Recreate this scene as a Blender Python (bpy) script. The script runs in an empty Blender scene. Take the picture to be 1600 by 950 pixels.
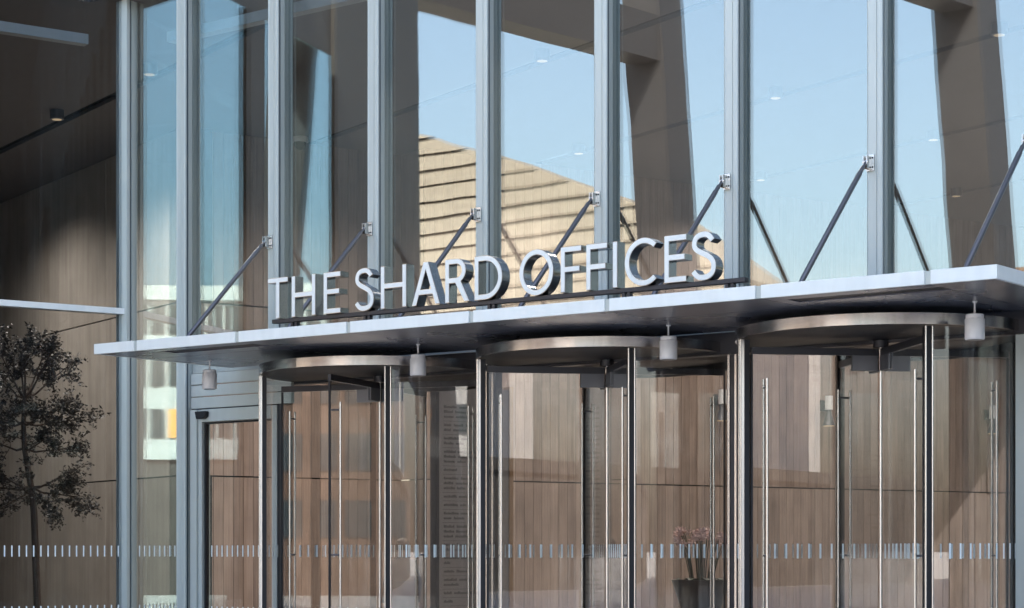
import bpy, bmesh, math, random
from mathutils import Vector, Matrix, Euler
R_ = math.radians
random.seed(7)
sc = bpy.context.scene
COL = sc.collection

# ------------------------------------------------------------------ camera
cam = bpy.data.cameras.new('camera'); camo = bpy.data.objects.new('camera', cam); COL.objects.link(camo)
camo.location = (0, 0, 1.54); camo.rotation_euler = (R_(90), 0, 0)
cam.sensor_width = 36; cam.lens = 69.98
cam.shift_y = 386 / 1600
cam.clip_start = 0.1; cam.clip_end = 4000
sc.camera = camo

# ------------------------------------------------------------------ sky, sun, exposure
SUN_EL, SUN_AZ = R_(44), R_(63.4)
w = bpy.data.worlds.new('World'); sc.world = w; w.use_nodes = True
nt = w.node_tree; nt.nodes.clear()
sky = nt.nodes.new('ShaderNodeTexSky'); sky.sky_type = 'NISHITA'; sky.sun_disc = False
sky.sun_elevation = SUN_EL; sky.sun_rotation = SUN_AZ; sky.air_density = 1.0; sky.dust_density = 4.6; sky.ozone_density = 0.25
bg = nt.nodes.new('ShaderNodeBackground'); bg.inputs[1].default_value = 0.15
wo = nt.nodes.new('ShaderNodeOutputWorld')
nt.links.new(sky.outputs[0], bg.inputs[0]); nt.links.new(bg.outputs[0], wo.inputs[0])
sd = Vector((math.sin(SUN_AZ) * math.cos(SUN_EL), math.cos(SUN_AZ) * math.cos(SUN_EL), math.sin(SUN_EL)))
sl = bpy.data.lights.new('sun', 'SUN'); sl.energy = 4.0; sl.angle = R_(0.5); sl.color = (1.0, 0.95, 0.88)
so = bpy.data.objects.new('sun', sl); COL.objects.link(so); so.location = (30, 15, 80)
so.rotation_euler = sd.to_track_quat('Z', 'Y').to_euler()
vs = sc.view_settings
vs.view_transform = 'Standard'; vs.look = 'None'; vs.gamma = 1; vs.use_curve_mapping = False; vs.exposure = 2.3
cy = sc.cycles
cy.use_denoising = True
cy.max_bounces = 9; cy.diffuse_bounces = 3; cy.glossy_bounces = 4; cy.transmission_bounces = 2; cy.transparent_max_bounces = 28
cy.caustics_reflective = False; cy.caustics_refractive = False
cy.sample_clamp_indirect = 6

# ------------------------------------------------------------------ frames of reference (metres)
P0 = Vector((-2.62, 22.5, 0)); FZ = math.atan2(-0.61037, 0.79211)      # main glass front: x along it to the right, y inward
LZ = R_(34)                                                             # lobby core and side front
M_F = Matrix.Translation(P0) @ Matrix.Rotation(FZ, 4, 'Z')
def FW(u, wout, z=0): return M_F @ Vector((u, -wout, z))
M_L = Matrix.Rotation(LZ, 4, 'Z')
def LW(a, b, z=0): return M_L @ Vector((a, b, z))

# ------------------------------------------------------------------ materials
MATS = {}
def nmat(name):
    m = bpy.data.materials.new(name); m.use_nodes = True
    n = m.node_tree; b = n.nodes['Principled BSDF']; MATS[name] = m
    return m, n, b
def basic(name, col, rough=0.5, metal=0.0, var=0.06, scale=3.0, stretch=(1, 1, 1), bump=0.0, spec=0.5, coat=0.0):
    m, n, b = nmat(name)
    tc = n.nodes.new('ShaderNodeTexCoord'); mp = n.nodes.new('ShaderNodeMapping'); mp.inputs['Scale'].default_value = stretch
    no = n.nodes.new('ShaderNodeTexNoise'); no.inputs['Scale'].default_value = scale; no.inputs['Detail'].default_value = 6
    n.links.new(tc.outputs['Object'], mp.inputs[0]); n.links.new(mp.outputs[0], no.inputs['Vector'])
    mx = n.nodes.new('ShaderNodeMix'); mx.data_type = 'RGBA'
    mx.inputs['A'].default_value = tuple(c * (1 - var) for c in col) + (1,)
    mx.inputs['B'].default_value = tuple(min(1, c * (1 + var)) for c in col) + (1,)
    n.links.new(no.outputs[0], mx.inputs['Factor']); n.links.new(mx.outputs['Result'], b.inputs['Base Color'])
    rr = n.nodes.new('ShaderNodeMapRange'); rr.inputs['To Min'].default_value = max(0, rough - 0.06); rr.inputs['To Max'].default_value = rough + 0.06
    n.links.new(no.outputs[0], rr.inputs['Value']); n.links.new(rr.outputs[0], b.inputs['Roughness'])
    b.inputs['Metallic'].default_value = metal; b.inputs['Specular IOR Level'].default_value = spec
    b.inputs['Coat Weight'].default_value = coat
    if bump:
        bp = n.nodes.new('ShaderNodeBump'); bp.inputs['Strength'].default_value = bump; bp.inputs['Distance'].default_value = 0.01
        n.links.new(no.outputs[0], bp.inputs['Height']); n.links.new(bp.outputs[0], b.inputs['Normal'])
    return m
def glass(name, tint, r0, wave=0.0, gloss=(1, 1, 1), dirt=0.0, power=5, lo=0.0):
    m, n, b = nmat(name); n.nodes.remove(b); out = n.nodes['Material Output']
    tr = n.nodes.new('ShaderNodeBsdfTransparent'); tr.inputs[0].default_value = tint + (1,)
    gl = n.nodes.new('ShaderNodeBsdfGlossy'); gl.inputs['Roughness'].default_value = 0.0; gl.inputs[0].default_value = gloss + (1,)
    lw = n.nodes.new('ShaderNodeLayerWeight'); lw.inputs[0].default_value = 0.5
    pw = n.nodes.new('ShaderNodeMath'); pw.operation = 'POWER'; pw.inputs[1].default_value = power
    mr = n.nodes.new('ShaderNodeMapRange'); mr.inputs['To Min'].default_value = r0; mr.inputs['To Max'].default_value = 1.0
    fl = n.nodes.new('ShaderNodeMapRange'); fl.inputs['From Min'].default_value = lo
    n.links.new(lw.outputs['Facing'], fl.inputs['Value']); n.links.new(fl.outputs[0], pw.inputs[0]); n.links.new(pw.outputs[0], mr.inputs['Value'])
    mx = n.nodes.new('ShaderNodeMixShader')
    n.links.new(mr.outputs[0], mx.inputs[0]); n.links.new(tr.outputs[0], mx.inputs[1]); n.links.new(gl.outputs[0], mx.inputs[2])
    last = mx
    tc = n.nodes.new('ShaderNodeTexCoord')
    if wave:
        no = n.nodes.new('ShaderNodeTexNoise'); no.inputs['Scale'].default_value = 1.1; no.inputs['Detail'].default_value = 1.0
        bp = n.nodes.new('ShaderNodeBump'); bp.inputs['Strength'].default_value = wave; bp.inputs['Distance'].default_value = 0.004
        n.links.new(tc.outputs['Object'], no.inputs['Vector']); n.links.new(no.outputs[0], bp.inputs['Height']); n.links.new(bp.outputs[0], gl.inputs['Normal'])
    if dirt:
        mp = n.nodes.new('ShaderNodeMapping'); mp.inputs['Scale'].default_value = (22, 22, 0.35)
        no = n.nodes.new('ShaderNodeTexNoise'); no.inputs['Scale'].default_value = 1.0; no.inputs['Detail'].default_value = 5
        n.links.new(tc.outputs['Object'], mp.inputs[0]); n.links.new(mp.outputs[0], no.inputs['Vector'])
        rr = n.nodes.new('ShaderNodeMapRange'); rr.inputs['From Min'].default_value = 0.52; rr.inputs['From Max'].default_value = 0.8
        rr.inputs['To Max'].default_value = dirt; n.links.new(no.outputs[0], rr.inputs['Value'])
        df = n.nodes.new('ShaderNodeBsdfDiffuse'); df.inputs[0].default_value = (0.5, 0.5, 0.48, 1)
        m2 = n.nodes.new('ShaderNodeMixShader'); n.links.new(rr.outputs[0], m2.inputs[0]); n.links.new(mx.outputs[0], m2.inputs[1]); n.links.new(df.outputs[0], m2.inputs[2])
        last = m2
    n.links.new(last.outputs[0], out.inputs['Surface'])
    return m
def emit(name, col, s):
    m, n, b = nmat(name); b.inputs['Base Color'].default_value = col + (1,)
    b.inputs['Emission Color'].default_value = col + (1,); b.inputs['Emission Strength'].default_value = s
    return m

ALU = basic('brushed_aluminium', (0.39, 0.43, 0.415), 0.42, 0.25, 0.09, 2.0, (8, 8, 0.4))
ALU2 = basic('light_aluminium', (0.48, 0.525, 0.505), 0.40, 0.2, 0.08, 2.0, (6, 6, 0.8))
WHITE = basic('white_powder_coat', (0.65, 0.69, 0.675), 0.38, 0.0, 0.10, 2.2, (5, 5, 1.2))
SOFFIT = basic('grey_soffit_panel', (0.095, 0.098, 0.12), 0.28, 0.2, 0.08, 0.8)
DARK = basic('black_gasket', (0.010, 0.010, 0.012), 0.5, spec=0.3)
DARKM = basic('dark_anodised_metal', (0.035, 0.035, 0.04), 0.35, 0.5)
NAVY = basic('slate_blue_reveal', (0.05, 0.07, 0.09), 0.45)
STEEL = basic('brushed_stainless_steel', (0.62, 0.59, 0.56), 0.24, 1.0, 0.10, 1.0, (90, 90, 0.6))
BAND = basic('brushed_steel_band', (0.42, 0.395, 0.38), 0.24, 1.0, 0.34, 1.0, (14, 14, 0.4))
MIRROR = basic('polished_steel', (0.36, 0.355, 0.35), 0.16, 1.0, 0.12, 1.0, (60, 60, 1.0))
ROD = basic('dark_steel_rod', (0.13, 0.13, 0.14), 0.38, 0.8)
FACE = basic('white_acrylic_face', (0.66, 0.69, 0.675), 0.35, 0.0, 0.02)
LAMP = basic('grey_lamp_body', (0.66, 0.66, 0.67), 0.36, 0.0, 0.03)
FROST = basic('frosted_film', (0.76, 0.84, 0.84), 0.6, 0, 0.05)
GLASS_F = glass('coated_facade_glass', (0.84, 0.88, 0.90), 0.188, 0.12, (0.98, 1.0, 0.925), 0.0)
GLASS_S = glass('side_front_glass', (0.80, 0.83, 0.85), 0.016, 0.05, (0.74, 0.95, 1.0), 0.03, 1.0, 0.13)
GLASS_D = glass('door_glass', (0.93, 0.935, 0.935), 0.052, 0.04)
LENS = emit('lit_lamp_lens', (1.0, 0.74, 0.45), 0.08)
CEIL = basic('dark_ceiling_board', (0.10, 0.09, 0.09), 0.6)
VOID = basic('ceiling_void_black', (0.01, 0.01, 0.01), 0.9)
FLOOR = basic('lobby_stone_floor', (0.22, 0.20, 0.18), 0.18, 0, 0.15, 2.0)
PALE = basic('pale_edge_beam', (0.34, 0.36, 0.36), 0.5)
PAVE = basic('granite_paving', (0.44, 0.43, 0.41), 0.75, 0, 0.22, 0.6, (1, 1, 1), 0.2)
STONE = basic('dark_pier_stone', (0.05, 0.047, 0.045), 0.5, 0, 0.2)
BRONZE = basic('dark_bronze_cladding', (0.027, 0.025, 0.028), 0.55, 0.0, 0.15)
CONC = basic('white_render', (0.60, 0.60, 0.59), 0.8, 0, 0.08)
BRICK = basic('brown_brickwork', (0.16, 0.105, 0.075), 0.85, 0, 0.25, 4.0)
BLUEG = basic('blue_tower_glazing', (0.05, 0.16, 0.27), 0.08, 0.0, 0.1, 0.3, spec=0.9)
WING = basic('office_window_glass', (0.05, 0.07, 0.08), 0.08)
SCREEN = basic('directory_panel', (0.22, 0.20, 0.19), 0.35, 0, 0.06)
INK = basic('directory_print', (0.06, 0.055, 0.05), 0.6)
OAK = basic('oak_edging', (0.25, 0.15, 0.08), 0.5, 0, 0.2, 1.0, (30, 30, 1))
POT = basic('black_planter_glaze', (0.012, 0.013, 0.018), 0.3)
STALK = basic('dark_orchid_stalk', (0.03, 0.04, 0.02), 0.6)
PETAL = basic('blush_orchid_petal', (0.74, 0.50, 0.43), 0.6, 0, 0.15, 20)
BARK = basic('brown_bark', (0.055, 0.033, 0.022), 0.85, 0, 0.3, 20, (1, 1, 0.2), 0.5)
LEAF = basic('dark_olive_leaf', (0.020, 0.013, 0.008), 0.6, 0, 0.4, 9)
CLOTH = basic('navy_wool', (0.02, 0.024, 0.035), 0.9)
SKIN = basic('skin', (0.45, 0.27, 0.2), 0.55)
HAIR = basic('dark_hair', (0.02, 0.013, 0.01), 0.5)
ORANGE = emit('lit_orange_window', (1.0, 0.45, 0.12), 0.25)

def board_mat(name, dark, light, grain=(26, 26, 0.7), fine=160):
    m, n, b = nmat(name)
    tc = n.nodes.new('ShaderNodeTexCoord'); mp = n.nodes.new('ShaderNodeMapping'); mp.inputs['Scale'].default_value = grain
    oi = n.nodes.new('ShaderNodeObjectInfo')
    off = n.nodes.new('ShaderNodeVectorMath'); off.operation = 'SCALE'; off.inputs['Scale'].default_value = 1.0
    ad = n.nodes.new('ShaderNodeVectorMath'); ad.operation = 'ADD'
    mu = n.nodes.new('ShaderNodeMath'); mu.operation = 'MULTIPLY'; mu.inputs[1].default_value = 37.0
    n.links.new(oi.outputs['Random'], mu.inputs[0])
    n.links.new(tc.outputs['Object'], ad.inputs[0]); n.links.new(mu.outputs[0], ad.inputs[1])
    n.links.new(ad.outputs[0], mp.inputs[0])
    n1 = n.nodes.new('ShaderNodeTexNoise'); n1.inputs['Scale'].default_value = 1.0; n1.inputs['Detail'].default_value = 8; n1.inputs['Distortion'].default_value = 0.6
    n.links.new(mp.outputs[0], n1.inputs['Vector'])
    n2 = n.nodes.new('ShaderNodeTexNoise'); n2.inputs['Scale'].default_value = 1.6; n2.inputs['Detail'].default_value = 5
    n.links.new(ad.outputs[0], n2.inputs['Vector'])
    s = n.nodes.new('ShaderNodeMath'); s.operation = 'ADD'; n.links.new(n1.outputs[0], s.inputs[0]); n.links.new(n2.outputs[0], s.inputs[1])
    s2 = n.nodes.new('ShaderNodeMath'); s2.operation = 'MULTIPLY_ADD'; s2.inputs[1].default_value = 0.40
    n.links.new(oi.outputs['Random'], s2.inputs[0]); n.links.new(s.outputs[0], s2.inputs[2])
    cr = n.nodes.new('ShaderNodeMapRange'); cr.inputs['From Min'].default_value = 0.7; cr.inputs['From Max'].default_value = 1.55
    n.links.new(s2.outputs[0], cr.inputs['Value'])
    mx = n.nodes.new('ShaderNodeMix'); mx.data_type = 'RGBA'; mx.inputs['A'].default_value = dark + (1,); mx.inputs['B'].default_value = light + (1,)
    n.links.new(cr.outputs[0], mx.inputs['Factor']); n.links.new(mx.outputs['Result'], b.inputs['Base Color'])
    bp = n.nodes.new('ShaderNodeBump'); bp.inputs['Strength'].default_value = 0.5; bp.inputs['Distance'].default_value = 0.01
    n.links.new(n1.outputs[0], bp.inputs['Height']); n.links.new(bp.outputs[0], b.inputs['Normal'])
    b.inputs['Roughness'].default_value = 0.75
    return m
BOARD = board_mat('rough_sawn_board', (0.120, 0.084, 0.068), (0.285, 0.215, 0.178), (34, 34, 0.9))
VEIN = board_mat('vein_cut_stone', (0.24, 0.205, 0.175), (0.42, 0.37, 0.32), (9, 9, 0.35))
TAN = board_mat('tan_metal_plank', (0.185, 0.160, 0.131), (0.25, 0.222, 0.186), (0.3, 6, 6))

# ------------------------------------------------------------------ mesh helpers
class MB:
    def __init__(s): s.v = []; s.f = []
    def add(s, vs_, fs_):
        k = len(s.v); s.v += [tuple(v) for v in vs_]; s.f += [tuple(i + k for i in f) for f in fs_]; return s
    def box(s, x0, x1, y0, y1, z0, z1):
        return s.add([(x0, y0, z0), (x1, y0, z0), (x1, y1, z0), (x0, y1, z0), (x0, y0, z1), (x1, y0, z1), (x1, y1, z1), (x0, y1, z1)],
                     [(0, 3, 2, 1), (4, 5, 6, 7), (0, 1, 5, 4), (1, 2, 6, 5), (2, 3, 7, 6), (3, 0, 4, 7)])
    def prism(s, poly, z0, z1):                      # poly in xy, counter-clockwise
        n = len(poly)
        return s.add([(x, y, z0) for x, y in poly] + [(x, y, z1) for x, y in poly],
                     [tuple(range(n))[::-1], tuple(range(n, 2 * n))] + [(i, (i + 1) % n, n + (i + 1) % n, n + i) for i in range(n)])
    def wallprism(s, poly, y0, y1):                  # poly in xz
        n = len(poly)
        return s.add([(x, y0, z) for x, z in poly] + [(x, y1, z) for x, z in poly],
                     [tuple(range(n)), tuple(range(n, 2 * n))[::-1]] + [((i + 1) % n, i, n + i, n + (i + 1) % n) for i in range(n)])
    def tube(s, pts, rads, sides=8, cap=True):
        pts = [Vector(p) for p in pts]; rings = []
        if not hasattr(rads, '__len__'): rads = [rads] * len(pts)
        ref = None
        for i, p in enumerate(pts):
            d = (pts[min(i + 1, len(pts) - 1)] - pts[max(i - 1, 0)]).normalized()
            if ref is None: ref = Vector((0, 0, 1)) if abs(d.z) < 0.9 else Vector((1, 0, 0))
            a = d.cross(ref).normalized(); b = d.cross(a).normalized(); ref = -b if False else ref
            rings.append([p + (a * math.cos(t) + b * math.sin(t)) * rads[i] for t in [2 * math.pi * k / sides for k in range(sides)]])
        vs_ = [v for r in rings for v in r]; fs_ = []
        for i in range(len(pts) - 1):
            for k in range(sides):
                k2 = (k + 1) % sides
                fs_.append((i * sides + k, (i + 1) * sides + k, (i + 1) * sides + k2, i * sides + k2))
        if cap: fs_ += [tuple(range(sides)), tuple(range((len(pts) - 1) * sides, len(pts) * sides))[::-1]]
        return s.add(vs_, fs_)
    def lathe(s, prof, sides=32, cx=0, cy=0):        # prof: (r, z) from bottom to top
        vs_ = []; fs_ = []
        for r, z in prof:
            for k in range(sides):
                t = 2 * math.pi * k / sides; vs_.append((cx + r * math.cos(t), cy + r * math.sin(t), z))
        for i in range(len(prof) - 1):
            for k in range(sides):
                k2 = (k + 1) % sides; fs_.append((i * sides + k, i * sides + k2, (i + 1) * sides + k2, (i + 1) * sides + k))
        fs_.append(tuple(range(sides))[::-1]); fs_.append(tuple(range((len(prof) - 1) * sides, len(prof) * sides)))
        return s.add(vs_, fs_)
    def arc(s, r0, r1, a0, a1, z0, z1, seg=24):      # curved shell, degrees
        vs_ = []; fs_ = []
        for i in range(seg + 1):
            t = R_(a0 + (a1 - a0) * i / seg); c, q = math.cos(t), math.sin(t)
            vs_ += [(r0 * c, r0 * q, z0), (r1 * c, r1 * q, z0), (r1 * c, r1 * q, z1), (r0 * c, r0 * q, z1)]
        for i in range(seg):
            a = 4 * i; b = a + 4
            fs_ += [(a, b, b + 1, a + 1), (a + 1, b + 1, b + 2, a + 2), (a + 2, b + 2, b + 3, a + 3), (a + 3, b + 3, b, a)]
        fs_ += [(0, 1, 2, 3), (4 * seg + 3, 4 * seg + 2, 4 * seg + 1, 4 * seg)]
        return s.add(vs_, fs_)
    def mesh(s, name, mat, smooth=False):
        me = bpy.data.meshes.new(name); me.from_pydata(s.v, [], s.f); me.update()
        me.materials.append(mat)
        if smooth:
            for p in me.polygons: p.use_smooth = True
            try: me.set_sharp_from_angle(angle=R_(35))
            except Exception: pass
        return me
    def build(s, name, mat, parent=None, smooth=False, bevel=0, loc=None, rot=None, kind=None):
        o = bpy.data.objects.new(name, s.mesh(name, mat, smooth)); COL.objects.link(o); o.parent = parent
        if loc is not None: o.location = loc
        if rot is not None: o.rotation_euler = rot
        if kind: o['kind'] = kind
        if bevel:
            md = o.modifiers.new('bevel', 'BEVEL'); md.width = bevel; md.segments = 2; md.limit_method = 'ANGLE'
        return o
def shared(me, name, parent, loc, rot=(0, 0, 0)):
    o = bpy.data.objects.new(name, me); COL.objects.link(o); o.parent = parent; o.location = loc; o.rotation_euler = rot
    return o
def tag(o, label=None, cat=None, group=None, kind=None):
    if label: o['label'] = label
    if cat: o['category'] = cat
    if group: o['group'] = group
    if kind: o['kind'] = kind
    return o
def thing(name, loc, rz=0, label=None, cat=None, group=None, kind=None):
    o = bpy.data.objects.new(name, None); COL.objects.link(o); o.empty_display_size = 0.2
    o.location = loc; o.rotation_euler = (0, 0, rz)
    return tag(o, label, cat, group, kind)
def copy_tree(o, parent=None):
    c = o.copy(); COL.objects.link(c); c.parent = parent
    for ch in list(o.children): copy_tree(ch, c)
    return c

BAY = 1.5
CORNER = -2.496                 # where the side front meets the main glass front
# ------------------------------------------------------------------ ground and lobby shell (setting)
MB().add([(-2000, -2000, 0), (2000, -2000, 0), (2000, 2000, 0), (-2000, 2000, 0)], [(0, 1, 2, 3)]).build('ground', PAVE, kind='structure')
lf = MB(); c0 = FW(CORNER, 0); c1 = FW(30, 0)
lf.add([LW(.1, 22.5, 0.006), (c0.x, c0.y, 0.006), (c1.x, c1.y, 0.006), LW(48, 34, 0.006), LW(48, 44, 0.006), LW(.1, 44, 0.006)], [(0, 1, 2, 3, 4, 5)])
lf.build('lobby_floor', FLOOR, kind='structure')

JOINTS = [0.0, 0.95, 2.72, 5.44, 8.16]
def boarded_wall(name, a0, a1, b, width, rows, mat, th=0.05):
    r = thing(name, LW(a0, b, 0), LZ, kind='structure')
    MB().box(0, a1 - a0, th + 0.02, 0.5, 0, 8.25).build('backing_wall', VOID, r)
    nb = int(round((a1 - a0) / width)); wd = (a1 - a0) / nb
    for z0, z1 in rows:
        g = 0.012
        mesh = MB().box(0.004, wd - 0.004, 0, th, z0 + g, z1 - g).mesh('board', mat)
        for i in range(nb):
            shared(mesh, 'board', r, (i * wd, random.uniform(-0.005, 0.005), 0))
    return r
ROWS = [(0, 2.72), (2.72, 5.44), (5.44, 8.16)]
boarded_wall('lobby_wall_recess', 13.1, 17.1, 28.6, 0.175, ROWS, BOARD)
boarded_wall('lobby_wall_long', 17.1, 33.6, 27.9, 0.18, ROWS, BOARD)
r = thing('lobby_wall_return', LW(17.1, 27.9, 0), LZ + R_(90), kind='structure')
for z0, z1 in ROWS: MB().box(0.07, 0.75, 0.0, 0.05, z0 + .012, z1 - .012).build('board', BOARD, r)
# long stone wall seen through the side front
r = thing('lobby_wall_stone', LW(13.1, 28.6, 0), LZ + R_(90), kind='structure')
MB().box(0.0, 15.4, -0.5, -0.06, 0, 8.25).build('backing_wall', VOID, r)
for z0, z1 in ROWS:
    mesh = MB().box(0.004, 3.07, -0.05, 0.0, z0 + .012, z1 - .012).mesh('stone_panel', VEIN)
    for i in range(5): shared(mesh, 'stone_panel', r, (i * 3.08, 0, 0))
r = thing('lobby_wall_end', LW(33.6, 27.9, 0), LZ, kind='structure')
MB().box(0.01, 16, 0.0, 0.5, 0, 8.25).build('wall_face', BOARD, r)
r = thing('lobby_wall_rear', LW(.1, 44, 0), LZ, kind='structure')
MB().box(0, 14, 0, 0.4, 0, 8.84).build('wall_face', STONE, r)
r = thing('lobby_wall_side', LW(.5, 22.9, 0), LZ, kind='structure')
MB().box(-0.4, 0, 0, 21, 0, 8.84).build('wall_face', STONE, r)
r = thing('lobby_wall_far', FW(0, 0, 0), FZ, kind='structure')
MB().box(2.2, 33, 27.0, 27.4, 0, 8.84).build('wall_face', VEIN, r)
# ceiling: long boards with open slots between them
ceil = thing('lobby_ceiling', LW(0, 0, 8.16), LZ, kind='structure')
def front_b(a):                       # inner limit of the ceiling so that it never crosses the glass
    if a <= 9.2: return 22.75
    # main front line in the lobby frame
    p = FW(CORNER, -0.3); q = FW(30, -0.3); Li = M_L.inverted(); p = Li @ p; q = Li @ q
    return p.y + (q.y - p.y) * (a - p.x) / (q.x - p.x)
edges = [.6, 3.4, 7.4, 11.4, 15.4, 19.4, 23.4, 27.4, 31.4, 35.4]
for i in range(len(edges) - 1):
    a0, a1 = edges[i] + .09, edges[i + 1] - .09
    if a1 < 9.5 or a0 > 9.3: poly = [(a0, front_b(a0)), (a1, front_b(a1)), (a1, 44), (a0, 44)]
    else: poly = [(a0, 22.75), (9.2, 22.75), (a1, front_b(a1)), (a1, 44), (a0, 44)]
    MB().prism(poly, 0, 0.06).build('ceiling_board', CEIL, ceil)
    MB().box(a1 - .1, a1 + .28, max(22.7, 0) if a1 < 9 else front_b(a1) + .3, 44, .10, .12).build('slot_back', VOID, ceil)  # black strip added above the slot to stop stray daylight

# ------------------------------------------------------------------ the tower: glass front, mullions, panes
tower = thing('office_tower', FW(0, 0, 0), FZ, 'glass fronted office tower with pale aluminium mullions behind the entrance canopy', 'building')
TOPZ = 8.85
CLEAT_Z = 5.02
def mullion(u, z0, z1, wd=0.135):
    h = wd / 2
    m = MB().box(u - h, u + h, -0.062, 0.0, z0, z1).build('mullion', ALU, tower)
    cap = MB()
    prof = [(-h - .008, -.096), (-h - .008, -.118), (-h + .004, -.124), (-h + .010, -.118), (-h + .016, -.118), (h - .052, -.118), (h - .048, -.112), (h - .042, -.112), (h - .038, -.124), (h + .002, -.124), (h + .008, -.118), (h + .008, -.096)]
    cap.prism([(u + x, y) for x, y in prof][::1], z0, z1)
    cap.build('mullion_cap', ALU2, m)
    MB().box(u - h + .004, u + h - .004, -.096, -.062, z0, z1).build('reveal', NAVY, m)
    MB().box(u - .04, u + .04, 0.034, 0.17, z0, z1).build('inner_fin', ALU, m)
    return m
def pane(u0, u1, z0, z1, tilt=0.0, dash=False, parent=tower, mat=None, th=0.03):
    m = MB().box(u0, u1, 0.0, th, z0, z1)
    t, t2 = random.uniform(-tilt, tilt), random.uniform(-tilt, tilt)
    for i in (2, 3, 6, 7):
        x, y, z = m.v[i]
        sx = (x - u0) / (u1 - u0) - .5; sz = (z - z0) / (z1 - z0) - .5
        m.v[i] = (x, y + t * sx + t2 * sz, z)
    for i in (0, 1, 4, 5):
        x, y, z = m.v[i]
        sx = (x - u0) / (u1 - u0) - .5
        m.v[i] = (x, y + t * 0.5 * sx + t2 * .35 * ((z - z0) / (z1 - z0) - .5), z)
    p = m.build('glass_pane', mat or GLASS_F, parent)
    if dash:
        d = MB()
        nd = int((u1 - u0 - .1) / .088)
        for k in range(nd + 1):
            x = (u0 + u1) / 2 + (k - nd / 2) * .088
            for zc in (1.54, 0.83): d.box(x - .008, x + .008, -.004, -.001, zc - .065, zc + .065)
        d.build('manifestation_dashes', FROST, p, kind='stuff')
    return p
NM = 12
for n in range(-1, NM):
    mullion(n * BAY, 3.74 if 0 <= n <= 5 else 0.0, TOPZ)
for n in range(-1, NM - 1):
    pane(n * BAY + .045, (n + 1) * BAY - .045, 3.76, TOPZ, 0.008)
# half bay beside the corner, down to the ground
pane(CORNER + .06, -BAY - .045, 0.03, TOPZ, 0.003, True)
MB().box(CORNER - .10, CORNER + .065, -.05, .03, 0, TOPZ).build('corner_post', ALU, tower)
cp = MB().prism([(CORNER - .12, -.13), (CORNER - .06, -.13), (CORNER - .055, -.122), (CORNER - .01, -.122), (CORNER - .005, -.13), (CORNER + .072, -.13), (CORNER + .072, -.085), (CORNER - .12, -.085)], 0, TOPZ)
cp.build('mullion_cap', ALU2, tower)
MB().box(CORNER - .08, CORNER + .045, -.085, -.05, 0, TOPZ).build('reveal', NAVY, tower)
# panes and header at door level to the right of the doors
for n in range(6, NM - 1): pane(n * BAY + .045, (n + 1) * BAY - .045, 0.03, 3.40, 0.003, n < 8)
MB().box(-BAY + .07, 16.5, 0.002, 0.16, 3.62, 3.735).build('transom', ALU, tower)
MB().box(0.0, 16.5, 0.012, 0.15, 3.41, 3.618).build('door_header', DARKM, tower)
# slim infill between the drums
for u in (0.0, 3.0, 6.0, 9.0):
    x0, x1 = (u - (.21 if u == 9 else .10) if u else -.02), u + .10
    ip = MB().box(x0, x1, -0.02, 0.10, 0, 3.40).build('infill_post', ALU if u == 9 else DARKM, tower)
    if u and u != 9:
        for xx in (x0 + .012, u - .012, x1 - .036): MB().box(xx, xx + .022, -0.034, -0.021, 0, 3.40).build('infill_trim', STEEL, ip)
# cladding over the automatic sliding door
for k, (z0, z1) in enumerate(((3.205, 3.335), (3.345, 3.475), (3.485, 3.612))):
    MB().box(-BAY + .075, .20, -.03, .02, z0, z1).build('cladding_panel', ALU2, tower, bevel=.004)
# pale edge beam just inside the glass, following the corner
MB().box(CORNER + .3, 16, .30, .44, 7.70, 7.82).build('edge_beam', PALE, tower)
# upper storeys, kept low for sunlit paving, and added blind flank; unseen, shading the entrance
Fi = M_F.inverted()
def LF(a, b): p = Fi @ LW(a, b); return (p.x, p.y)
poly = [LF(.55, 22.49), (CORNER, 0.0), (34, 0.0), (34, 40), LF(.55, 46)]
MB().prism([(x, y) for x, y in poly], TOPZ + .01, 14.5).build('upper_storeys', STONE, tower)
MB().box(NM * BAY - 1.55, 34, -.3, .6, 0, TOPZ).build('unseen_flank_wall', STONE, tower)  # unseen wall added to give the side glass a dark reflection
MB().box(33.01, 34, .61, 30, 0, TOPZ).build('unseen_flank_wall', STONE, tower)
# side front, turned back from the corner
side = thing('side_glass_front', LW(9.61, 22.48, 0), LZ, 'dark side glass front with one thin white transom, left of the canopy', 'glass wall')
pane(-2.86, -.09, 4.46, TOPZ, 0.002, False, side, GLASS_S)
pane(-2.86, -.09, 0.03, 4.38, 0.002, True, side, GLASS_S)
pane(-5.78, -3.42, 0.03, TOPZ, 0.002, False, side, GLASS_S)
MB().box(-3.41, -2.87, -.06, .12, 0, TOPZ).build('blind_panel', STONE, side)
MB().add([(-9.55, -.05, 0), (-5.79, -.05, 0), (-5.79, .4, 0), (-9.55, .4, 0), (-9.20, -.05, 13), (-5.79, -.05, 13), (-5.79, .4, 13), (-9.20, .4, 13)],
         [(0, 3, 2, 1), (4, 5, 6, 7), (0, 1, 5, 4), (1, 2, 6, 5), (2, 3, 7, 6), (3, 0, 4, 7)]).build('end_pier', STONE, side)
MB().box(-2.86, -.085, -.06, .10, 4.385, 4.455).build('transom', WHITE, side)
MB().box(-.085, -.05, -.03, .06, 0, TOPZ).build('edge_gasket', NAVY, side)
MB().box(-5.7, -.35, .45, .59, 7.70, 7.82).build('edge_beam', PALE, side)

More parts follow.
